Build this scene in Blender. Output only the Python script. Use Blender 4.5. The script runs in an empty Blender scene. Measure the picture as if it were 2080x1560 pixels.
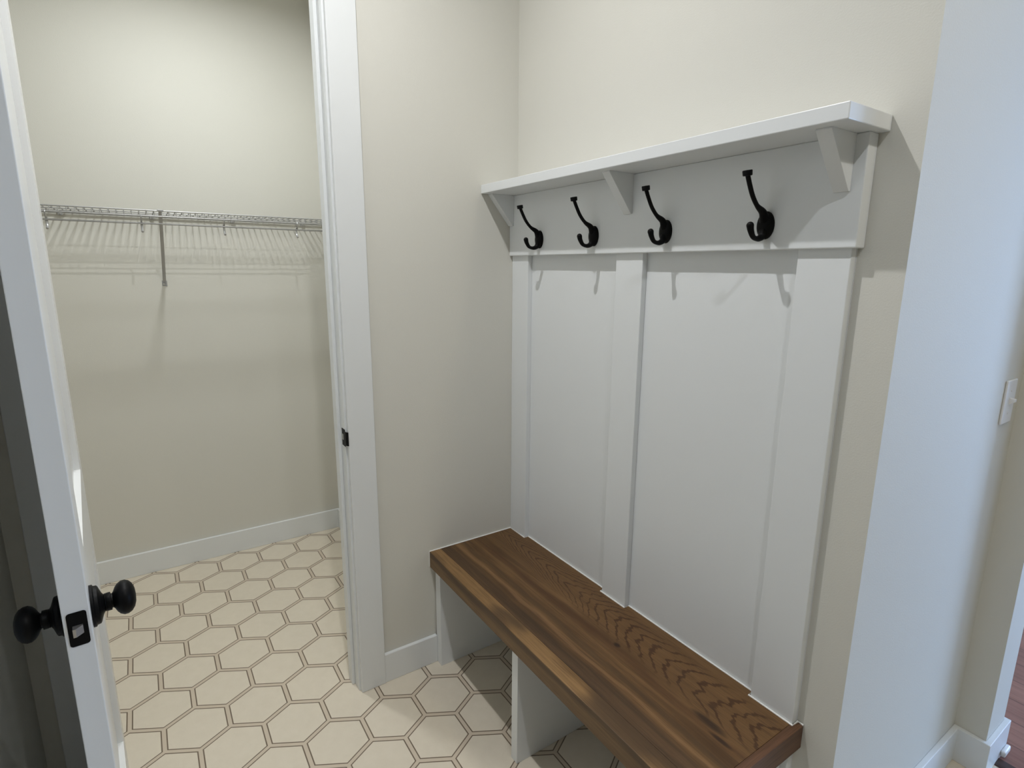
import bpy, bmesh, math, random
from mathutils import Vector, Matrix

C = bpy.context.scene.collection
PI = math.pi
random.seed(7)

# ------------------------------------------------------------------ camera
CAM = dict(loc=(1.7383, -1.1628, 1.4785), yaw=0.9771, pitch=-0.2043, roll=0.0092,
           f=1132.75, ppx=1053.0, ppy=779.3)
cd = bpy.data.cameras.new('camera')
cam = bpy.data.objects.new('camera', cd)
C.objects.link(cam)
yw_, pt_, rl_ = CAM['yaw'], CAM['pitch'], CAM['roll']
fw = Vector((-math.sin(yw_) * math.cos(pt_), math.cos(yw_) * math.cos(pt_), math.sin(pt_)))
rt = Vector((math.cos(yw_), math.sin(yw_), 0))
up = rt.cross(fw)
r2 = rt * math.cos(rl_) + up * math.sin(rl_)
u2 = up * math.cos(rl_) - rt * math.sin(rl_)
M = Matrix((r2, u2, -fw)).transposed().to_4x4()
M.translation = Vector(CAM['loc'])
cam.matrix_world = M
cd.sensor_fit = 'HORIZONTAL'
cd.sensor_width = 36.0
cd.lens = 36.0 * CAM['f'] / 2080.0
cd.shift_x = -(CAM['ppx'] - 1040) / 2080.0
cd.shift_y = (CAM['ppy'] - 780) / 2080.0
cd.clip_start = 0.02
bpy.context.scene.camera = cam

# ------------------------------------------------------------------ world, colour, exposure
sc = bpy.context.scene
sc.view_settings.view_transform = 'Standard'
sc.view_settings.look = 'None'
sc.view_settings.exposure = 0.0
sc.view_settings.gamma = 1.0
sc.view_settings.use_curve_mapping = False
sc.cycles.use_denoising = True
sc.cycles.max_bounces = 10
sc.cycles.diffuse_bounces = 6
w = bpy.data.worlds.new('world')
sc.world = w
w.use_nodes = True
bgn = w.node_tree.nodes['Background']
bgn.inputs[0].default_value = (0.41, 0.62, 1.0, 1)
bgn.inputs[1].default_value = 22.0

CEIL = 2.83        # mudroom and hall
CEIL_C = 2.74      # closet


def area(name, loc, size, power, col, shape='DISK', rot=(0, 0, 0), sy=None, portal=False, spread=None):
    d = bpy.data.lights.new(name, 'AREA')
    d.shape = shape
    d.size = size
    if sy:
        d.size_y = sy
    d.energy = power
    d.color = col
    if spread:
        d.spread = spread
    if portal:
        d.cycles.is_portal = True
    o = bpy.data.objects.new(name, d)
    o.location = loc
    o.rotation_euler = rot
    C.objects.link(o)
    return o


LAMPS = [((0.63, -0.815, CEIL - 0.012), 12.0, 0.030, (1.0, 1.0, 1.0)),
         ((2.03, -0.790, CEIL - 0.012), 7.4, 0.036, (0.96, 1.0, 1.05)),
         ((2.05, 0.04, CEIL - 0.012), 5.0, 0.20, (1.0, 0.88, 0.66)),
         ((-0.60, -0.93, CEIL_C - 0.012), 12.2, 0.13, (0.95, 0.985, 1.0))]
for lo_, pw_, sz_, co_ in LAMPS:
    area('lamp', lo_, sz_, pw_, co_, spread=math.radians(158 if lo_[0] > 0 else 172))
# portal in the far window, so that the sky samples well (gives off nothing itself)
area('window_portal', (3.3, 4.62, 1.35), 1.6, 1, (1, 1, 1), 'RECTANGLE', (PI / 2, 0, PI), 2.1, portal=True)


# ------------------------------------------------------------------ materials
def newmat(name):
    m = bpy.data.materials.new(name)
    m.use_nodes = True
    nt = m.node_tree
    return m, nt, nt.nodes['Principled BSDF']


class NT:
    """tiny helper to chain math nodes"""

    def __init__(s, nt):
        s.nt = nt

    def n(s, t, **k):
        o = s.nt.nodes.new(t)
        for a, b in k.items():
            setattr(o, a, b)
        return o

    def l(s, a, b):
        s.nt.links.new(a, b)

    def m(s, op, a, b=None, c=None, clamp=False):
        o = s.n('ShaderNodeMath', operation=op, use_clamp=clamp)
        for i, v in enumerate((a, b, c)):
            if v is None:
                continue
            if isinstance(v, (int, float)):
                o.inputs[i].default_value = v
            else:
                s.l(v, o.inputs[i])
        return o.outputs[0]

    def mix(s, f, a, b, bt='MIX'):
        o = s.n('ShaderNodeMix', data_type='RGBA', blend_type=bt)
        for sock, v in ((o.inputs[0], f), (o.inputs[6], a), (o.inputs[7], b)):
            if isinstance(v, (int, float)):
                sock.default_value = v
            elif isinstance(v, tuple):
                sock.default_value = (v[0], v[1], v[2], 1)
            else:
                s.l(v, sock)
        return o.outputs[2]

    def noise(s, vec, scale, detail=3, rough=0.5, dist=0.0):
        o = s.n('ShaderNodeTexNoise')
        o.inputs['Scale'].default_value = scale
        o.inputs['Detail'].default_value = detail
        o.inputs['Roughness'].default_value = rough
        o.inputs['Distortion'].default_value = dist
        if vec is not None:
            s.l(vec, o.inputs['Vector'])
        return o.outputs['Fac']

    def step(s, v, lo, hi):
        o = s.n('ShaderNodeMapRange', interpolation_type='SMOOTHSTEP')
        s.l(v, o.inputs[0])
        o.inputs[1].default_value = lo
        o.inputs[2].default_value = hi
        return o.outputs[0]

    def scaled(s, vec, xyz):
        o = s.n('ShaderNodeVectorMath', operation='MULTIPLY')
        s.l(vec, o.inputs[0])
        o.inputs[1].default_value = xyz
        return o.outputs[0]

    def bump(s, h, strength, dist, bsdf):
        o = s.n('ShaderNodeBump')
        o.inputs['Strength'].default_value = strength
        o.inputs['Distance'].default_value = dist
        s.l(h, o.inputs['Height'])
        s.l(o.outputs[0], bsdf.inputs['Normal'])


def paint(name, col, rough, bump=0.0, bscale=350, spec=0.5):
    m, nt, b = newmat(name)
    b.inputs['Base Color'].default_value = (*col, 1)
    b.inputs['Roughness'].default_value = rough
    b.inputs['Specular IOR Level'].default_value = spec
    if bump:
        k = NT(nt)
        pos = k.n('ShaderNodeNewGeometry').outputs['Position']
        k.bump(k.noise(pos, bscale, 2), bump, 0.001, b)
    return m


M_WALL = paint('wall_paint', (0.668, 0.656, 0.600), 0.75, 0.25, 300, 0.3)
M_CEIL = paint('ceiling_paint', (0.80, 0.79, 0.76), 0.9)
M_TRIM = paint('trim_paint', (0.755, 0.775, 0.782), 0.38, 0.06, 220)
M_DOOR = paint('door_paint', (0.76, 0.77, 0.765), 0.30, 0.05, 200)
M_CAULK = paint('white_caulk', (0.85, 0.85, 0.83), 0.5)
M_BLACK = paint('matte_black_metal', (0.0028, 0.0028, 0.003), 0.46, spec=0.13)
M_PLAST = paint('white_plastic', (0.80, 0.80, 0.80), 0.3)
M_WIRE, _nt, _b = newmat('coated_wire')
_b.inputs['Base Color'].default_value = (0.44, 0.44, 0.44, 1)
_b.inputs['Metallic'].default_value = 0.55
_b.inputs['Roughness'].default_value = 0.36
M_LENS, _nt, _b = newmat('lamp_lens')
_b.inputs['Base Color'].default_value = (0.9, 0.9, 0.88, 1)
_b.inputs['Emission Color'].default_value = (1, 0.97, 0.92, 1)
_b.inputs['Emission Strength'].default_value = 2.0
M_STEEL, _nt, _b = newmat('satin_steel')
_b.inputs['Base Color'].default_value = (0.55, 0.54, 0.52, 1)
_b.inputs['Metallic'].default_value = 1.0
_b.inputs['Roughness'].default_value = 0.38


def hex_tile():
    m, nt, b = newmat('hexagon_tile')
    k = NT(nt)
    pos = k.n('ShaderNodeNewGeometry').outputs['Position']
    sp = k.n('ShaderNodeSeparateXYZ')
    k.l(pos, sp.inputs[0])
    H = 0.18337                       # flat-to-flat pitch along y
    A = 0.10255                       # half corner-to-corner along x
    ox, oy = 0.1779, -0.6038
    # regular-hex coordinates in units of the pitch
    sx = (H / math.sqrt(3)) / A / H
    px = k.m('MULTIPLY', k.m('SUBTRACT', sp.outputs[0], ox), sx)
    py = k.m('MULTIPLY', k.m('SUBTRACT', sp.outputs[1], oy), 1 / H)
    S3 = math.sqrt(3)

    def cell(dx, dy):
        # rectangular lattice (S3, 1) centred on the hexagons
        qx = k.m('SUBTRACT', px, dx)
        qy = k.m('SUBTRACT', py, dy)
        fx = k.m('SUBTRACT', qx, k.m('MULTIPLY', k.m('ROUND', k.m('DIVIDE', qx, S3)), S3))
        fy = k.m('SUBTRACT', qy, k.m('ROUND', qy))
        ax, ay = k.m('ABSOLUTE', fx), k.m('ABSOLUTE', fy)
        # distance from the hexagon centre in edge-normal metric: 0.5 at the border
        return k.m('MAXIMUM', ay, k.m('ADD', k.m('MULTIPLY', ax, S3 / 2), k.m('MULTIPLY', ay, 0.5)))
    d = k.m('MINIMUM', cell(0, 0), cell(S3 / 2, 0.5))
    e = k.m('MULTIPLY', k.m('SUBTRACT', 0.5, d), H)         # metres to the border
    t = k.m('ABSOLUTE', k.m('SUBTRACT', e, 0.0076))
    line = k.m('SUBTRACT', 1.0, k.step(t, 0.0013, 0.0023))
    band = k.m('SUBTRACT', 1.0, k.step(e, 0.0058, 0.0076))
    n1 = k.noise(pos, 28, 4, 0.6)
    n2 = k.noise(pos, 260, 2, 0.6)
    base = k.mix(n1, (0.655, 0.590, 0.480), (0.725, 0.660, 0.548))
    base = k.mix(k.m('MULTIPLY', k.step(n2, 0.60, 0.75), 0.18), base, (0.45, 0.40, 0.33))
    c = k.mix(k.m('MULTIPLY', band, 0.8), base, (0.56, 0.475, 0.375))
    c = k.mix(k.m('MULTIPLY', line, 0.93), c, (0.125, 0.085, 0.055))
    k.l(c, b.inputs['Base Color'])
    b.inputs['Roughness'].default_value = 0.42
    b.inputs['Specular IOR Level'].default_value = 0.4
    k.bump(k.m('MULTIPLY', line, -1.0), 0.25, 0.001, b)
    return m


M_TILE = hex_tile()


def wood(name, kind):
    """kind: seat / strip / end – stained oak, grain along x (end: along y)"""
    m, nt, b = newmat(name)
    k = NT(nt)
    pos = k.n('ShaderNodeNewGeometry').outputs['Position']
    sp = k.n('ShaderNodeSeparateXYZ')
    k.l(pos, sp.inputs[0])
    x, y, z = sp.outputs
    if kind == 'end':
        st = (40, 2.2, 40)
        fn = (420, 10, 420)
    else:
        st = (2.2, 40, 40)
        fn = (10, 420, 420)
    g1 = k.noise(k.scaled(pos, st), 1.0, 5, 0.6, 0.3)
    g2 = k.noise(k.scaled(pos, fn), 1.0, 3, 0.6)
    lowf = k.noise(k.scaled(pos, (3.0, 8.0, 8.0)), 1.0, 2)
    if kind == 'strip':
        c = k.mix(k.step(g1, 0.3, 0.7), (0.150, 0.082, 0.031), (0.265, 0.154, 0.063))
        # greyer sapwood streak running down the front face
        zz = k.m('ADD', z, k.m('MULTIPLY', k.m('SUBTRACT', lowf, 0.5), 0.05))
        s = k.m('MULTIPLY', k.step(zz, 0.425, 0.442), k.m('SUBTRACT', 1.0, k.step(zz, 0.449, 0.4575)))
        c = k.mix(k.m('MULTIPLY', s, 0.80), c, (0.058, 0.034, 0.018))
        f = k.m('SUBTRACT', 1.0, k.step(z, 0.4540, 0.4565))
        c = k.mix(k.m('MULTIPLY', f, 0.45), c, (0.11, 0.070, 0.042))
    elif kind == 'end':
        c = k.mix(k.step(g1, 0.3, 0.7), (0.076, 0.037, 0.019), (0.150, 0.074, 0.040))
    else:
        red = k.mix(k.step(g1, 0.28, 0.72), (0.074, 0.036, 0.0125), (0.178, 0.096, 0.036))
        yy = k.m('ADD', y, k.m('MULTIPLY', k.m('SUBTRACT', lowf, 0.5), 0.055))
        # dark board beside the front edging, with streaks
        dk = k.m('SUBTRACT', 1.0, k.step(yy, -0.300, -0.280))
        dark = k.mix(k.step(g1, 0.35, 0.65), (0.042, 0.024, 0.012), (0.090, 0.050, 0.024))
        c = k.mix(k.m('MULTIPLY', dk, 0.85), red, dark)
        s2 = k.m('MULTIPLY', k.step(yy, -0.262, -0.250), k.m('SUBTRACT', 1.0, k.step(yy, -0.242, -0.232)))
        c = k.mix(k.m('MULTIPLY', s2, 0.55), c, (0.055, 0.032, 0.015))
        s3 = k.m('MULTIPLY', k.step(yy, -0.280, -0.274), k.m('SUBTRACT', 1.0, k.step(yy, -0.268, -0.262)))
        c = k.mix(k.m('MULTIPLY', s3, 0.55), c, (0.225, 0.125, 0.055))
        # plain heartwood stripes in the middle boards
        s4 = k.m('MULTIPLY', k.step(yy, -0.205, -0.195), k.m('SUBTRACT', 1.0, k.step(yy, -0.178, -0.168)))
        c = k.mix(k.m('MULTIPLY', s4, 0.45), c, (0.072, 0.029, 0.011))
        # cathedral grain on the rear board: nested arches, long and narrow at the left end
        vc = k.m('ADD', k.m('MULTIPLY', x, -0.040), -0.062)
        wv = k.m('DIVIDE', k.m('SUBTRACT', y, vc), 0.055)
        aw = k.m('ABSOLUTE', wv)
        jag = k.noise(k.scaled(pos, (9, 70, 70)), 1.0, 3, 0.6)
        jl = k.noise(k.scaled(pos, (4.5, 12, 12)), 1.0, 2)
        kk = k.m('ADD', 0.055, k.m('MULTIPLY', k.m('SUBTRACT', 1.0, k.step(x, 0.15, 0.75)), 0.26))
        f = k.m('SUBTRACT', x, k.m('MULTIPLY', k.m('POWER', aw, 1.6), kk))
        f = k.m('ADD', f, k.m('MULTIPLY', k.m('SUBTRACT', jag, 0.5), 0.055))
        f = k.m('ADD', f, k.m('MULTIPLY', k.m('SUBTRACT', jl, 0.5), 0.17))
        ring = k.m('SINE', k.m('MULTIPLY', f, 2 * PI / 0.052))
        lw = k.m('MULTIPLY', k.m('SUBTRACT', jl, 0.5), 0.5)
        ln = k.step(k.m('ADD', ring, lw), 0.58, 0.98)
        msk = k.m('SUBTRACT', 1.0, k.step(aw, 0.80, 1.30))
        rear = k.step(k.m('ADD', yy, k.m('MULTIPLY', x, 0.035)), -0.150, -0.120)
        c = k.mix(k.m('MULTIPLY', rear, 0.70), c, (0.148, 0.079, 0.030))
        c = k.mix(k.m('MULTIPLY', k.m('MULTIPLY', ln, msk), 0.80), c, (0.050, 0.020, 0.008))
        # knots
        for kx, ky, rx, ry in ((0.7605, -0.1652, 0.012, 0.008), (1.076, -0.178, 0.045, 0.011), (1.124, -0.198, 0.03, 0.006)):
            dd = k.m('ADD', k.m('POWER', k.m('DIVIDE', k.m('SUBTRACT', x, kx), rx), 2.0),
                     k.m('POWER', k.m('DIVIDE', k.m('SUBTRACT', y, ky), ry), 2.0))
            dd = k.m('ADD', dd, k.m('MULTIPLY', k.m('SUBTRACT', jag, 0.5), 1.6))
            c = k.mix(k.m('MULTIPLY', k.m('SUBTRACT', 1.0, k.step(dd, 0.1, 1.6)), 0.85), c, (0.020, 0.010, 0.006))
    c = k.mix(k.m('MULTIPLY', k.step(g2, 0.50, 0.68), 0.50), c, (0.050, 0.024, 0.012))
    k.l(c, b.inputs['Base Color'])
    b.inputs['Roughness'].default_value = 0.48
    b.inputs['Specular IOR Level'].default_value = 0.35
    k.bump(g2, 0.12, 0.0006, b)
    return m


M_SEAT = wood('stained_oak_boards', 'seat')
M_STRIP = wood('stained_oak_edging', 'strip')
M_END = wood('stained_oak_end', 'end')


def plank_floor():
    m, nt, b = newmat('red_brown_planks')
    k = NT(nt)
    pos = k.n('ShaderNodeNewGeometry').outputs['Position']
    br = k.n('ShaderNodeTexBrick')
    br.offset = 0.37
    k.l(pos, br.inputs['Vector'])
    br.inputs['Scale'].default_value = 1.0
    br.inputs['Brick Width'].default_value = 1.1
    br.inputs['Row Height'].default_value = 0.125
    br.inputs['Mortar Size'].default_value = 0.0012
    br.inputs['Color1'].default_value = (0.36, 0.172, 0.120, 1)
    br.inputs['Color2'].default_value = (0.26, 0.118, 0.085, 1)
    br.inputs['Mortar'].default_value = (0.04, 0.02, 0.015, 1)
    g = k.noise(k.scaled(pos, (3, 45, 45)), 1.0, 4, 0.6)
    c = k.mix(k.m('MULTIPLY', k.step(g, 0.4, 0.7), 0.5), br.outputs[0], (0.15, 0.062, 0.045))
    k.l(c, b.inputs['Base Color'])
    b.inputs['Roughness'].default_value = 0.4
    return m


M_PLANK = plank_floor()
M_THRESH = paint('dark_wood', (0.055, 0.028, 0.022), 0.4)


# ------------------------------------------------------------------ mesh helpers
def box(bm, lo, hi, bev=0.0, seg=2):
    v = [bm.verts.new((x, y, z)) for x in (lo[0], hi[0]) for y in (lo[1], hi[1]) for z in (lo[2], hi[2])]
    fs = [bm.faces.new([v[i] for i in q]) for q in
          ((0, 1, 3, 2), (4, 6, 7, 5), (0, 4, 5, 1), (2, 3, 7, 6), (0, 2, 6, 4), (1, 5, 7, 3))]
    if bev:
        es = list({e for f in fs for e in f.edges})
        bmesh.ops.bevel(bm, geom=es, offset=bev, segments=seg, profile=0.5, affect='EDGES')
    return bm


def prism(bm, pts, axis, a, b, bev=0.0):
    """extrude polygon pts (2-D) along axis from a to b"""
    def p3(p, t):
        return {'x': (t, p[0], p[1]), 'y': (p[0], t, p[1]), 'z': (p[0], p[1], t)}[axis]
    v0 = [bm.verts.new(p3(p, a)) for p in pts]
    v1 = [bm.verts.new(p3(p, b)) for p in pts]
    fs = [bm.faces.new(v0), bm.faces.new(v1[::-1])]
    n = len(pts)
    for i in range(n):
        fs.append(bm.faces.new((v0[i], v1[i], v1[(i + 1) % n], v0[(i + 1) % n])))
    bmesh.ops.recalc_face_normals(bm, faces=fs)
    if bev:
        es = list({e for f in fs for e in f.edges})
        bmesh.ops.bevel(bm, geom=es, offset=bev, segments=2, profile=0.5, affect='EDGES')
    return bm


def tube(bm, pts, rad, n=8, flat=None):
    """tube along a polyline; rad number or per-point list; flat=(sx, sy) squashes the section"""
    pts = [Vector(p) for p in pts]
    rs = rad if isinstance(rad, (list, tuple)) else [rad] * len(pts)
    rings = []
    prev = None
    for i, p in enumerate(pts):
        t = (pts[min(i + 1, len(pts) - 1)] - pts[max(i - 1, 0)]).normalized()
        if prev is None:
            a = Vector((1, 0, 0)) if abs(t.x) < 0.9 else Vector((0, 1, 0))
            u = t.cross(a).normalized()
        else:
            u = (prev - t * prev.dot(t)).normalized()
        prev = u
        v = t.cross(u)
        rings.append([bm.verts.new(p + (u * math.cos(2 * PI * j / n) * (flat[0] if flat else 1)
                                        + v * math.sin(2 * PI * j / n) * (flat[1] if flat else 1)) * rs[i]) for j in range(n)])
    for a, b in zip(rings, rings[1:]):
        for j in range(n):
            bm.faces.new((a[j], a[(j + 1) % n], b[(j + 1) % n], b[j]))
    bm.faces.new(rings[0][::-1])
    bm.faces.new(rings[-1])
    return bm


def lathe(bm, prof, origin, axis, n=32):
    """revolve (along, radius) profile about axis through origin"""
    o, ax = Vector(origin), Vector(axis).normalized()
    a = Vector((0, 0, 1)) if abs(ax.z) < 0.9 else Vector((1, 0, 0))
    u = ax.cross(a).normalized()
    v = ax.cross(u)
    rings = []
    for s, r in prof:
        r = max(r, 1e-5)
        rings.append([bm.verts.new(o + ax * s + (u * math.cos(2 * PI * j / n) + v * math.sin(2 * PI * j / n)) * r) for j in range(n)])
    fs = []
    for p, q in zip(rings, rings[1:]):
        for j in range(n):
            fs.append(bm.faces.new((p[j], p[(j + 1) % n], q[(j + 1) % n], q[j])))
    fs.append(bm.faces.new(rings[0][::-1]))
    fs.append(bm.faces.new(rings[-1]))
    bmesh.ops.recalc_face_normals(bm, faces=fs)
    return bm


def spline(pts, n=8):
    """Catmull-Rom through pts"""
    P = [Vector(p) for p in pts]
    P = [P[0] * 2 - P[1]] + P + [P[-1] * 2 - P[-2]]
    out = []
    for i in range(1, len(P) - 2):
        for j in range(n):
            t = j / n
            a, b, c, d = P[i - 1:i + 3]
            out.append(0.5 * (2 * b + (c - a) * t + (2 * a - 5 * b + 4 * c - d) * t * t + (3 * b - a - 3 * c + d) * t ** 3))
    out.append(P[-2])
    return out


def obj(name, bm, mat, parent=None, smooth=False, label=None):
    """mesh given in world coordinates; becomes local to its parent"""
    me = bpy.data.meshes.new(name)
    bmesh.ops.recalc_face_normals(bm, faces=bm.faces[:])
    bm.to_mesh(me)
    bm.free()
    me.materials.append(mat)
    if smooth:
        for p in me.polygons:
            p.use_smooth = True
        try:
            me.set_sharp_from_angle(angle=math.radians(42))
        except AttributeError:
            pass
    o = bpy.data.objects.new(name, me)
    C.objects.link(o)
    if parent is not None:
        o.parent = parent
        wm = Matrix.Identity(4)
        q = parent
        while q is not None:
            wm = q.matrix_basis @ wm
            q = q.parent
        me.transform(wm.inverted())
    if label:
        o['label'] = label
    return o


def empty(name, loc, label, cat, group=None, rz=0.0):
    o = bpy.data.objects.new(name, None)
    o.empty_display_size = 0.05
    o.location = loc
    o.rotation_euler = (0, 0, rz)
    C.objects.link(o)
    return tag(o, label, cat, group)


def tag(o, label, cat, group=None, kind=None):
    o['label'] = label
    o['category'] = cat
    if group:
        o['group'] = group
    if kind:
        o['kind'] = kind
    return o


def struct(name, bm, mat, label, cat):
    return tag(obj(name, bm, mat), label, cat, kind='structure')


def B():
    return bmesh.new()


# ------------------------------------------------------------------ the room
OY0, OY1 = -1.367, -0.661          # clear door opening along y
HEAD = 2.44                        # clear head height
XC = -1.336                        # closet back wall
YR = -0.330                        # closet right wall
YS = -1.500                        # mudroom side wall (behind the open door)
XW = 1.2729                        # outside corner of the bench wall
STUB_X, STUB_Y0, STUB_Y1 = 1.352, 0.790, 0.940
XE = 3.60                          # far side of the mudroom
YCL = -1.95                        # closet left wall
YB_ = -3.60                        # far wall behind the viewer
YH = 4.60                          # far wall of the hall
XH = 4.60

bm = B()
box(bm, (XC - 0.12, YCL - 0.12, -0.08), (XE + 0.1, 0.0, 0.0))
box(bm, (0.85, YB_ - 0.1, -0.08), (XE + 0.1, YCL - 0.12, 0.0))
box(bm, (XW - 0.05, 0.0, -0.08), (XE + 0.1, 0.866, 0.0))
struct('floor', bm, M_TILE, 'cream hexagon tile floor with thin double brown outlines', 'floor')
struct('floor_hall', box(B(), (0.3, 0.886, -0.08), (XH + 0.1, YH + 0.1, 0.0)), M_PLANK,
       'red brown wood plank floor beyond the wall end on the right', 'floor')
struct('trim_threshold', prism(B(), [(0.860, 0.0), (0.863, 0.004), (0.870, 0.006), (0.896, 0.006), (0.903, 0.0)], 'x', STUB_X + 0.001, 2.30),
       M_THRESH, 'dark brown wood strip between hexagon tile and plank floor', 'threshold')
bm = B()
box(bm, (XC - 0.12, YB_ - 0.1, CEIL), (XH + 0.1, YH + 0.1, CEIL + 0.1))
box(bm, (XC - 0.05, YCL - 0.05, CEIL_C), (-0.05, YR + 0.05, CEIL + 0.02))
struct('ceiling', bm, M_CEIL, 'flat white ceiling over hall and closet', 'ceiling')

bm = B()
box(bm, (-0.115, YS - 0.1, 0), (0, OY0 - 0.019, CEIL))
box(bm, (-0.115, OY1 + 0.019, 0), (0, 0.0, CEIL))
box(bm, (-0.115, OY0 - 0.019, HEAD + 0.019), (0, OY1 + 0.019, CEIL))
struct('wall_left', bm, M_WALL, 'beige wall holding the closet doorway, left of the bench', 'wall')
struct('wall_back', prism(B(), [(0, 0), (XW, 0), (XW, STUB_Y0), (STUB_X, STUB_Y0), (STUB_X, STUB_Y1), (0, STUB_Y1)], 'z', 0, CEIL, 0.0),
       M_WALL, 'beige wall behind the bench that turns the corner at right', 'wall')
struct('wall_closet_back', box(B(), (XC - 0.1, YCL, 0), (XC, YR, CEIL)), M_WALL, 'cream back wall of the closet behind the wire shelf', 'wall')
struct('wall_closet_right', box(B(), (XC - 0.1, YR, 0), (-0.115, YR + 0.1, CEIL)), M_WALL, 'narrow cream side wall at the right of the closet', 'wall')
struct('wall_closet_left', box(B(), (XC - 0.1, YCL - 0.1, 0), (-0.115, YCL, CEIL)), M_WALL, 'closet side wall hidden behind the open door', 'wall')
bm = B()
prism(bm, [(-0.115, YS), (0.95, YS), (0.95, YB_), (XE, YB_), (XE, YB_ - 0.1), (0.85, YB_ - 0.1), (0.85, YS - 0.1), (-0.115, YS - 0.1)], 'z', 0, CEIL)
struct('wall_side', bm, M_WALL, 'shaded beige wall behind the open door at far left', 'wall')
box(bm := B(), (-0.215, YCL, 0), (-0.115, YS - 0.1, CEIL))
struct('wall_closet_front', bm, M_WALL, 'closet wall beside the doorway, facing the wire shelf', 'wall')
struct('wall_right', box(B(), (XE, YB_ - 0.1, 0), (XE + 0.1, STUB_Y0, CEIL)), M_WALL, 'beige wall at the side of the room behind the viewer', 'wall')
bm = B()
box(bm, (2.30, STUB_Y0, 0), (XE + 0.1, STUB_Y1, CEIL))
box(bm, (STUB_X, STUB_Y0, 2.45), (2.30, STUB_Y1, CEIL))
struct('wall_front', bm, M_WALL, 'beige wall round the wide opening to the plank floored hall', 'wall')
bm = B()
box(bm, (0.2, STUB_Y1, 0), (0.3, YH, CEIL))
box(bm, (XH, STUB_Y1, 0), (XH + 0.1, YH, CEIL))
box(bm, (XE + 0.1, STUB_Y1 - 0.1, 0), (XH, STUB_Y1, CEIL))
box(bm, (0.2, YH, 0), (2.5, YH + 0.1, CEIL))
box(bm, (4.1, YH, 0), (XH + 0.1, YH + 0.1, CEIL))
box(bm, (2.5, YH, 0), (4.1, YH + 0.1, 0.30))
box(bm, (2.5, YH, 2.40), (4.1, YH + 0.1, CEIL))
struct('wall_hall', bm, M_WALL, 'pale walls of the hall beyond the opening', 'wall')
bm = B()
for a, b in (((2.5, 0.30), (2.55, 2.40)), ((4.05, 0.30), (4.1, 2.40)), ((3.28, 0.30), (3.32, 2.40)), ((2.55, 0.30), (4.05, 0.35)), ((2.55, 2.35), (4.05, 2.40))):
    box(bm, (a[0], YH + 0.02, a[1]), (b[0], YH + 0.08, b[1]))
struct('window_1', bm, M_TRIM, 'white framed window at the far end of the hall', 'window')


# baseboards
BBH, BBT = 0.112, 0.0148


def baseboard(name, runs, label):
    bm = B()
    for lo, hi in runs:
        box(bm, lo, hi, 0.0022, 2)
    return struct(name, bm, M_TRIM, label, 'baseboard')


baseboard('baseboard_left', [((0, OY1 + 0.0925, 0), (BBT, -0.3598, BBH))], 'white baseboard between door casing and bench')
baseboard('baseboard_closet_back', [((XC, YCL, 0), (XC + BBT, YR, BBH))], 'white baseboard along the closet back wall')
baseboard('baseboard_closet_right', [((XC + BBT, YR - BBT, 0), (-0.115, YR, BBH))], 'short white baseboard on the closet side wall behind the door jamb')
struct('baseboard_back', prism(B(), [(1.18, -BBT), (XW + BBT, -BBT), (XW + BBT, STUB_Y0 - BBT), (STUB_X + BBT, STUB_Y0 - BBT), (STUB_X + BBT, STUB_Y1 + BBT),
                                     (STUB_X - 0.3, STUB_Y1 + BBT), (STUB_X - 0.3, STUB_Y1), (STUB_X, STUB_Y1), (STUB_X, STUB_Y0), (XW, STUB_Y0), (XW, 0), (1.18, 0)], 'z', 0, BBH, 0.0018),
       M_TRIM, 'white baseboard wrapping the wall corner and wall end at right', 'baseboard')
baseboard('baseboard_side', [((0.0, YS, 0), (0.95 + BBT, YS + BBT, BBH))], 'shaded baseboard on the wall behind the open door')
baseboard('baseboard_right', [((XE - BBT, YB_, 0), (XE, STUB_Y0, BBH))], 'white baseboard on the wall behind the viewer')

# ------------------------------------------------------------------ closet door frame
fr = tag(bpy.data.objects.new('trim_door_frame', None), 'white painted door frame and flat casing around the closet doorway', 'door frame', kind='structure')
fr.location = (0, (OY0 + OY1) / 2, 0)
C.objects.link(fr)
bm = B()
box(bm, (-0.117, OY1, 0), (0.001, OY1 + 0.019, HEAD + 0.019), 0.0015)
box(bm, (-0.117, OY0 - 0.019, 0), (0.001, OY0, HEAD + 0.019), 0.0015)
box(bm, (-0.117, OY0, HEAD), (0.001, OY1, HEAD + 0.019), 0.0015)
obj('jamb', bm, M_TRIM, fr)
bm = B()
box(bm, (-0.080, OY1 - 0.011, 0), (-0.0415, OY1, HEAD), 0.002)
box(bm, (-0.080, OY0, 0), (-0.0415, OY0 + 0.011, HEAD), 0.002)
box(bm, (-0.080, OY0 + 0.011, HEAD - 0.011), (-0.0415, OY1 - 0.011, HEAD), 0.002)
obj('door_stop_moulding', bm, M_TRIM, fr)
CW, CR, CT = 0.0875, 0.006, 0.0177
for nm, a, b in (('side_casing', OY1 + CR, OY1 + CR + CW), ('side_casing', OY0 - CR - CW, OY0 - CR)):
    obj(nm, box(B(), (0, a, 0), (CT, b, HEAD + CR), 0.0022), M_TRIM, fr)
obj('head_casing', box(B(), (0, OY0 - CR - CW - 0.01, HEAD + CR), (CT + 0.002, OY1 + CR + CW + 0.01, HEAD + CR + CW), 0.0022), M_TRIM, fr)
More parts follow.
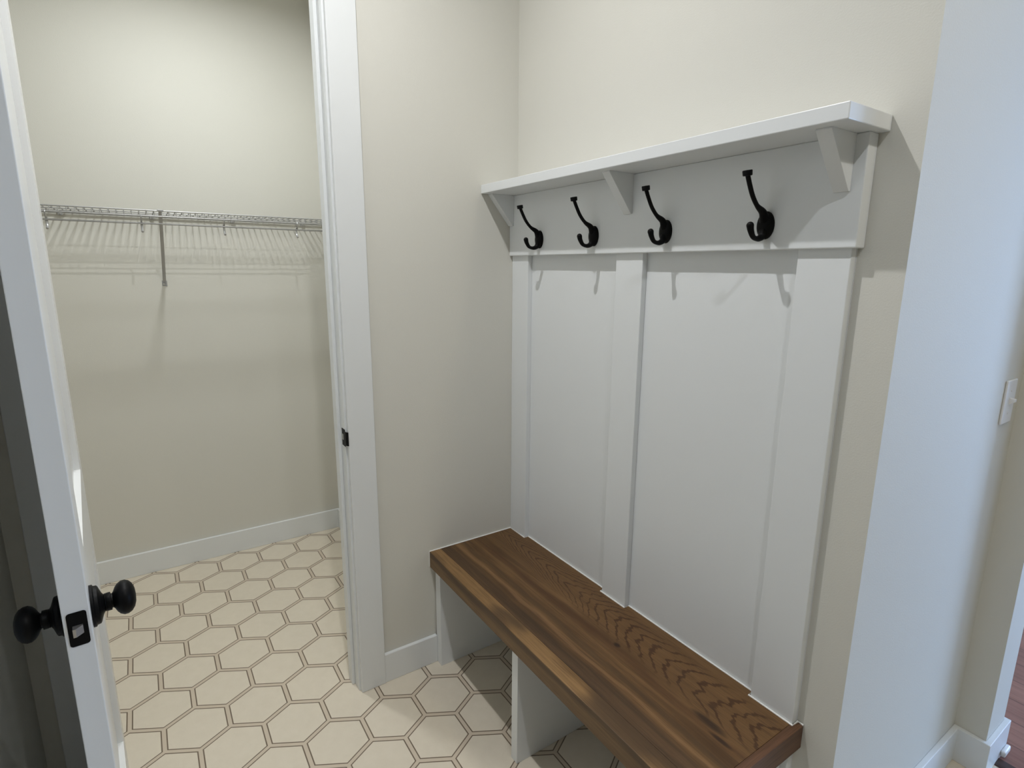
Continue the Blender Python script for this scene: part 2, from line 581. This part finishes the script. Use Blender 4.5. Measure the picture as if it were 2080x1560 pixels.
# strike plate with lip and bolt hole
bm = B()
box(bm, (-0.0275, OY1 - 0.0016, 0.9090), (0.0030, OY1 + 0.0004, 0.9660), 0.0005, 1)
lip = [(0.0025, OY1 - 0.0016), (0.0120, OY1 - 0.0014), (0.0215, OY1 + 0.0040), (0.0205, OY1 + 0.0055), (0.0115, OY1 + 0.0006), (0.0025, OY1 + 0.0004)]
prism(bm, lip, 'z', 0.9150, 0.9600)
sp_ = obj('strike_plate', bm, M_BLACK, fr, label='black strike plate on the white jamb')
obj('bolt_hole', box(B(), (-0.0210, OY1 - 0.0022, 0.9290), (-0.0100, OY1 - 0.0015, 0.9480)), M_STEEL, sp_)

# ------------------------------------------------------------------ open closet door
TH = math.radians(85.9)
DW, DT, DH = 0.700, 0.0349, 2.430
DX, DY = 0.018, OY0 + 0.003
dd = Vector((math.sin(TH), math.cos(TH), 0))            # hinge -> latch
dn = Vector((-math.cos(TH), math.sin(TH), 0))           # towards the closet face
DM = Matrix((dd, dn, Vector((0, 0, 1)))).transposed().to_4x4()
DM.translation = Vector((DX, DY, 0))


def leaf(bm, lo, hi, bev=0.0):
    t = B()
    box(t, lo, hi, bev)
    t.transform(DM)
    me = bpy.data.meshes.new('t')
    t.to_mesh(me)
    t.free()
    bm.from_mesh(me)
    bpy.data.meshes.remove(me)


bm = B()
SW = 0.115
Z0 = 0.010
leaf(bm, (0, 0, Z0), (SW, DT, DH), 0.0015)
leaf(bm, (DW - SW, 0, Z0), (DW, DT, DH), 0.0015)
for a, b in ((Z0, 0.250), (0.815, 1.005), (DH - 0.115, DH)):
    leaf(bm, (SW - 0.002, 0.0001, a), (DW - SW + 0.002, DT - 0.0001, b))
for a, b in ((0.245, 0.820), (1.000, DH - 0.11)):
    leaf(bm, (SW - 0.004, 0.0125, a), (DW - SW + 0.004, DT - 0.0125, b))
door = struct('door_1', bm, M_DOOR, 'white two panel closet door standing open, seen on its latch edge', 'door')


def dpt(u, n, z):
    return DM @ Vector((u, n, z))


ZK = 0.9215
UK = DW - 0.060
for side in (1, -1):
    base = dpt(UK, DT if side > 0 else 0.0, ZK)
    ax = dn * side
    nm = 'closet side' if side > 0 else 'room side'
    bm = lathe(B(), [(-0.001, 0.0345), (0.004, 0.0345), (0.0055, 0.0320), (0.0100, 0.0312), (0.0115, 0.0290), (0.0130, 0.0245), (0.0155, 0.0175), (0.0175, 0.0145), (0.0185, 0.0130)], base, ax, 40)
    ros = obj('rosette', bm, M_BLACK, door, True, label='black round rosette on the %s of the door' % nm)
    bm = lathe(B(), [(0.0165, 0.0125), (0.0190, 0.0150), (0.0200, 0.0143), (0.0210, 0.0150), (0.0270, 0.0150), (0.0276, 0.0120), (0.0292, 0.0118), (0.0310, 0.0145), (0.0338, 0.0205),
                     (0.0374, 0.0252), (0.0428, 0.0284), (0.0484, 0.0284), (0.0538, 0.0257), (0.0582, 0.0200), (0.0610, 0.0115), (0.0618, 0.0)], base, ax, 40)
    obj('knob', bm, M_BLACK, door, True, label='black ball knob on the %s of the door' % nm)


def rrect(cx, cy, w_, h_, r, n=6):
    out = []
    for qx, qy, a0 in ((1, 1, 0), (-1, 1, 90), (-1, -1, 180), (1, -1, 270)):
        for i in range(n + 1):
            a = math.radians(a0 + 90 * i / n)
            out.append((cx + qx * (w_ / 2 - r) + r * math.cos(a), cy + qy * (h_ / 2 - r) + r * math.sin(a)))
    return out


bm = B()
prism(bm, rrect(DT / 2, ZK, 0.0254, 0.0572, 0.0045), 'x', DW - 0.0005, DW + 0.0012)
bm.transform(DM)
lp = obj('latch_plate', bm, M_BLACK, door, label='black latch plate on the door edge')
bm = B()
prism(bm, [(DT / 2 - 0.0065, 0), (DT / 2 + 0.0065, 0), (DT / 2 + 0.0065, 0.004), (DT / 2 - 0.0025, 0.0125), (DT / 2 - 0.0065, 0.0125)], 'x', ZK - 0.0068, ZK + 0.0068)
# profile was built as (n, out) along z: re-map to door axes
for v in bm.verts:
    z_, n_, o_ = v.co
    v.co = (DW + 0.0008 + o_, n_, z_)
bm.transform(DM)
obj('latch_bolt', bm, M_STEEL, lp, label='silver latch bolt')
for z in (0.22, 1.22, 2.22):
    t = lathe(B(), [(-0.045, 0.0055), (0.045, 0.0055)], dpt(-0.004, -0.004, z), (0, 0, 1), 12)
    obj('hinge', t, M_BLACK, door, True)

# ------------------------------------------------------------------ board-and-batten panel behind the bench
SEAT = 0.4572
ZB, ZS, ZT = 1.5216, 1.7273, 1.7556
YST, YB, YP = -0.0216, -0.0341, -0.003
pn = empty('wall_panel', (0.6, 0, 0), 'white board-and-batten panel with hook rail on the wall above the bench', 'panel')
obj('back_panel', box(B(), (0.001, YP, 0), (1.1844, 0, ZB + 0.05)), M_TRIM, pn)
for a, b in ((0.0005, 0.1005), (0.5405, 0.6435), (1.0774, 1.1844)):
    obj('stile', box(B(), (a, YST, 0), (b, YP, ZB + 0.02), 0.0016), M_TRIM, pn)
obj('hook_board', box(B(), (0.0005, YB, ZB), (1.1962, -0.0002, ZS), 0.0022), M_TRIM, pn)

# ------------------------------------------------------------------ shelf on brackets
sh = empty('wall_shelf', (0.6, -0.07, ZS), 'white painted shelf on three angled brackets over the black coat hooks', 'shelf')
obj('shelf_board', box(B(), (0.0005, -0.152, ZS), (1.2153, -0.0003, ZT), 0.0018), M_TRIM, sh)
for a, b in ((0.0008, 0.0285), (0.5800, 0.6080), (1.1440, 1.1735)):
    obj('bracket', prism(B(), [(YB, ZS), (-0.1230, ZS), (-0.1230, ZS - 0.003), (YB - 0.0060, 1.6250), (YB, 1.6250)], 'x', a, b, 0.0008), M_TRIM, sh)

# ------------------------------------------------------------------ coat hooks
HX = [0.1860, 0.4575, 0.7310, 1.0075]
ZH = 1.5730
hook_labels = ['black double coat hook at the closet end of the rail, nearest the corner',
               'black double coat hook just left of the middle shelf bracket',
               'black double coat hook just right of the middle shelf bracket',
               'black double coat hook nearest the right end bracket']


def make_hook(x):
    h = empty('coat_hook', (x, YB, ZH), hook_labels[0], 'coat hook', 'black coat hooks on the white rail')
    # domed oval plate
    bm = B()
    n, rings = 32, []
    for s, o in ((1.0, 0.0), (1.0, 0.0035), (0.93, 0.0070), (0.75, 0.0105), (0.45, 0.0130), (0.15, 0.0140)):
        rings.append([bm.verts.new((x + 0.0195 * s * math.cos(2 * PI * j / n), YB - o, ZH - 0.0005 + 0.0290 * s * math.sin(2 * PI * j / n))) for j in range(n)])
    for p, q in zip(rings, rings[1:]):
        for j in range(n):
            bm.faces.new((p[j], p[(j + 1) % n], q[(j + 1) % n], q[j]))
    bm.faces.new(rings[0][::-1])
    bm.faces.new(rings[-1])
    obj('base_plate', bm, M_BLACK, h, True)
    # long upper arm
    pts = spline([(x, YB - 0.006, ZH + 0.008), (x, YB - 0.0160, ZH + 0.0250), (x, YB - 0.0380, ZH + 0.0370), (x, YB - 0.0565, ZH + 0.0550), (x, YB - 0.0700, ZH + 0.0760), (x, YB - 0.0800, ZH + 0.0945)], 6)
    N = len(pts)
    rad = [0.0112 - 0.0065 * min(1, i / (0.40 * N)) + 0.0002 * i / N for i in range(N)]
    up_ = obj('upper_arm', tube(B(), pts, rad, 12), M_BLACK, h, True)
    ax = Vector((0, -0.20, 1)).normalized()
    obj('end_cap', lathe(B(), [(0, 0.0080), (0.0012, 0.0094), (0.0092, 0.0099), (0.0112, 0.0092), (0.0116, 0.0)], (x, YB - 0.0800, ZH + 0.0925), ax, 24), M_BLACK, up_, True)
    # short lower hook
    pts = spline([(x, YB - 0.006, ZH - 0.012), (x, YB - 0.0130, ZH - 0.0240), (x, YB - 0.0270, ZH - 0.0290), (x, YB - 0.0430, ZH - 0.0255), (x, YB - 0.0530, ZH - 0.0130), (x, YB - 0.0565, ZH - 0.0030)], 6)
    N = len(pts)
    rad = [0.0100 - 0.0048 * min(1, i / (0.45 * N)) + 0.0026 * max(0, (i / N - 0.55)) / 0.45 for i in range(N)]
    bm = tube(B(), pts, rad, 12)
    bmesh.ops.create_uvsphere(bm, u_segments=14, v_segments=10, radius=0.0077, matrix=Matrix.Translation(pts[-1]))
    obj('lower_hook', bm, M_BLACK, h, True)
    return h


h0 = make_hook(HX[0])


def copy_tree(o, parent=None):
    c = o.copy()
    C.objects.link(c)
    c.parent = parent
    for ch in list(o.children):
        copy_tree(ch, c)
    return c


for x, lb in zip(HX[1:], hook_labels[1:]):
    c = copy_tree(h0)
    c.location.x = x
    c['label'] = lb

# ------------------------------------------------------------------ bench
ZSB, YF, LX, YFS, XES = 0.3965, -0.3783, 1.2005, -0.3315, 1.1810
be = empty('bench', (0.6, -0.19, 0), 'brown stained wood bench with white supports under the black hooks', 'bench')
g = 0.0012
outline = [(0.004, YFS), (XES, YFS), (XES, YST - g), (1.0774 - g, YST - g), (1.0774 - g, YP - g), (0.6435 + g, YP - g), (0.6435 + g, YST - g),
           (0.5405 - g, YST - g), (0.5405 - g, YP - g), (0.1005 + g, YP - g), (0.1005 + g, YST - g), (0.004, YST - g)]
obj('seat', prism(B(), outline, 'z', ZSB, SEAT, 0.0006), M_SEAT, be, label='seat of joined dark brown oak boards')
ed = prism(B(), [(0.004, YF), (LX, YF), (XES, YFS - 0.0003), (0.004, YFS - 0.0003)], 'z', ZSB, SEAT, 0.0012)
obj('front_edging', ed, M_STRIP, be, label='lighter brown front edging strip')
ee = prism(B(), [(LX, YF), (LX, -0.0015), (1.1844 + g, -0.0015), (1.1844 + g, YST - g), (XES + 0.0003, YST - g), (XES + 0.0003, YFS)], 'z', ZSB, SEAT, 0.0012)
obj('end_edging', ee, M_END, be)
for a, b in ((0.0100, 0.0465), (0.5275, 0.5585), (1.1450, 1.1690)):
    obj('support', box(B(), (a, -0.3598, 0), (b, -0.0230, ZSB), 0.0012), M_TRIM, be)
# thin caulk bead where the seat meets wall and panel
bm = B()
q = 0.0029
path = [(q, YF + 0.001), (q, YST - q), (0.1005 + q, YST - q), (0.1005 + q, YP - q), (0.5405 - q, YP - q), (0.5405 - q, YST - q), (0.6435 + q, YST - q),
        (0.6435 + q, YP - q), (1.0774 - q, YP - q), (1.0774 - q, YST - q), (1.1844 + q, YST - q), (1.1844 + q, -q), (LX, -q)]
tube(bm, [(a, b, SEAT + 0.0004) for a, b in path], 0.0026, 6)
tube(bm, [(0.0020, YF + 0.0005, SEAT), (0.0020, YF + 0.0005, ZSB)], 0.0016, 6)
obj('caulk_bead', bm, M_CAULK, be, label='thin white caulk line behind the seat')

# ------------------------------------------------------------------ closet wire shelf
ws = empty('wire_shelf', (XC, -1.06, 1.40), 'grey wire closet shelf with hanging rod on the closet back wall', 'shelf')
XF = -1.0314
ZW, ZL, ZR = 1.6930, 1.6710, 1.6420
Y0, Y1 = YCL + 0.006, YR - 0.004
bm = B()
y = Y1 - 0.006
while y > Y0:
    tube(bm, [(XC + 0.006, y, ZW), (XF - 0.006, y, ZW + 0.0015), (XF + 0.0005, y, ZW - 0.003), (XF + 0.0005, y, ZL)], 0.0020, 6)
    y -= 0.0254
obj('cross_wires', bm, M_WIRE, ws)
bm = B()
for x, z, r in ((XC + 0.009, ZW - 0.004, 0.0036), (XC + 0.110, ZW - 0.003, 0.0022), (XC + 0.210, ZW - 0.003, 0.0022)):
    tube(bm, [(x, Y0, z), (x, Y1, z)], r, 7)
obj('long_wires', bm, M_WIRE, ws)
bm = B()
for x, z, r in ((XF, ZW - 0.0005, 0.0030), (XF, ZL, 0.0026)):
    tube(bm, [(x, Y0, z), (x, Y1, z)], r, 8)
obj('front_lip', bm, M_WIRE, ws)
obj('hanging_rod', tube(B(), [(-1.046, Y0, ZR), (-1.046, Y1, ZR)], 0.0036, 10), M_WIRE, ws, True)
for y in (-1.72, -1.4208, -1.1234, -0.8259, -0.5261):
    p = spline([(XF - 0.001, y, ZL + 0.004), (XF + 0.0030, y, ZL - 0.004), (-1.040, y, ZR + 0.010), (-1.052, y, ZR + 0.004), (-1.053, y, ZR - 0.010), (-1.047, y, ZR - 0.024), (-1.036, y, ZR - 0.034)], 4)
    obj('rod_hook', tube(B(), p, [0.0018 + 0.0026 * min(1, i / (0.6 * len(p))) for i in range(len(p))], 8), M_WIRE, ws)
for y in (-1.72, -1.3995, -1.0787, -0.7540, -0.4337):
    bm = box(B(), (XC, y - 0.008, ZW - 0.016), (XC + 0.013, y + 0.008, ZW + 0.004), 0.002)
    cl = obj('wall_clip', bm, M_WIRE, ws)
    obj('screw', lathe(B(), [(0, 0.0034), (0.0015, 0.003), (0.002, 0)], (XC + 0.013, y, ZW - 0.009), (1, 0, 0), 10), M_STEEL, cl)
# diagonal support bar
YBR = -1.0550
bm = B()
a, b = Vector((-1.034, YBR, ZW + 0.004)), Vector((XC + 0.006, YBR - 0.004, 1.404))
t = (b - a).normalized()
nrm = Vector((t.z, 0, -t.x))
hw = Vector((0, 0.0065, 0))
vs = [bm.verts.new(p + s * hw + q * nrm * 0.0022) for p in (a, b) for s in (-1, 1) for q in (-1, 1)]
for q in ((0, 1, 3, 2), (4, 6, 7, 5), (0, 4, 5, 1), (2, 3, 7, 6), (0, 2, 6, 4), (1, 5, 7, 3)):
    bm.faces.new([vs[i] for i in q])
box(bm, (-1.040, YBR - 0.011, ZW - 0.002), (-1.026, YBR + 0.011, ZW + 0.005), 0.001)
br = obj('support_brace', bm, M_WIRE, ws)
bm = box(B(), (XC, YBR - 0.014, 1.383), (XC + 0.003, YBR + 0.006, 1.408), 0.0008)
box(bm, (XC, YBR - 0.009, 1.398), (XC + 0.010, YBR + 0.001, 1.412), 0.001)
ft = obj('foot_plate', bm, M_WIRE, br)
obj('screw', lathe(B(), [(0, 0.0042), (0.0020, 0.0038), (0.0028, 0)], (XC + 0.003, YBR - 0.0075, 1.3905), (1, 0, 0), 12), M_STEEL, br)

# ------------------------------------------------------------------ light switch on the side of the corner
sw = empty('light_switch', (XW, 0.700, 1.147), 'white toggle light switch on the bluish wall at the right edge', 'light switch')
obj('cover_plate', box(B(), (XW, 0.664, 1.0890), (XW + 0.0060, 0.736, 1.2060), 0.0025), M_PLAST, sw)
tg = prism(B(), [(XW + 0.005, 1.139), (XW + 0.0185, 1.149), (XW + 0.0185, 1.156), (XW + 0.005, 1.158)], 'y', 0.6955, 0.7045, 0.0008)
obj('toggle', tg, M_PLAST, sw)
for z in (1.1170, 1.1775):
    obj('screw', lathe(B(), [(0, 0.0030), (0.0012, 0.0028), (0.0018, 0)], (XW + 0.0060, 0.700, z), (1, 0, 0), 12), M_PLAST, sw)

# ------------------------------------------------------------------ bumper on the baseboard end
bm = box(B(), (STUB_X + BBT, 0.900, 0.010), (STUB_X + BBT + 0.013, 0.951, 0.031), 0.005, 3)
tag(obj('door_stop', bm, M_PLAST, None, True), 'small white rounded stop at the foot of the baseboard end, lower right', 'door stop')

# ------------------------------------------------------------------ recessed ceiling lights (above the frame)
rl = ['round recessed ceiling light above the bench', 'round recessed ceiling light above the viewer',
      'round recessed ceiling light beside the outside wall corner', 'round recessed ceiling light inside the closet']
for (lo_, pw_, sz_, co_), lb in zip(LAMPS, rl):
    cz_ = lo_[2] + 0.012
    e = empty('ceiling_light', (lo_[0], lo_[1], cz_), lb, 'ceiling light', 'recessed ceiling lights')
    R_ = 0.055
    bm = lathe(B(), [(0.0, R_ + 0.02), (0.006, R_ + 0.018), (0.009, R_ + 0.008), (0.004, R_ + 0.004), (0.0, R_ + 0.004)], (lo_[0], lo_[1], cz_), (0, 0, -1), 36)
    obj('trim_ring', bm, M_PLAST, e, True)
    obj('lens', lathe(B(), [(0.0, R_ + 0.003), (0.005, R_ + 0.003)], (lo_[0], lo_[1], cz_ - 0.0045), (0, 0, -1), 36), M_LENS, e)
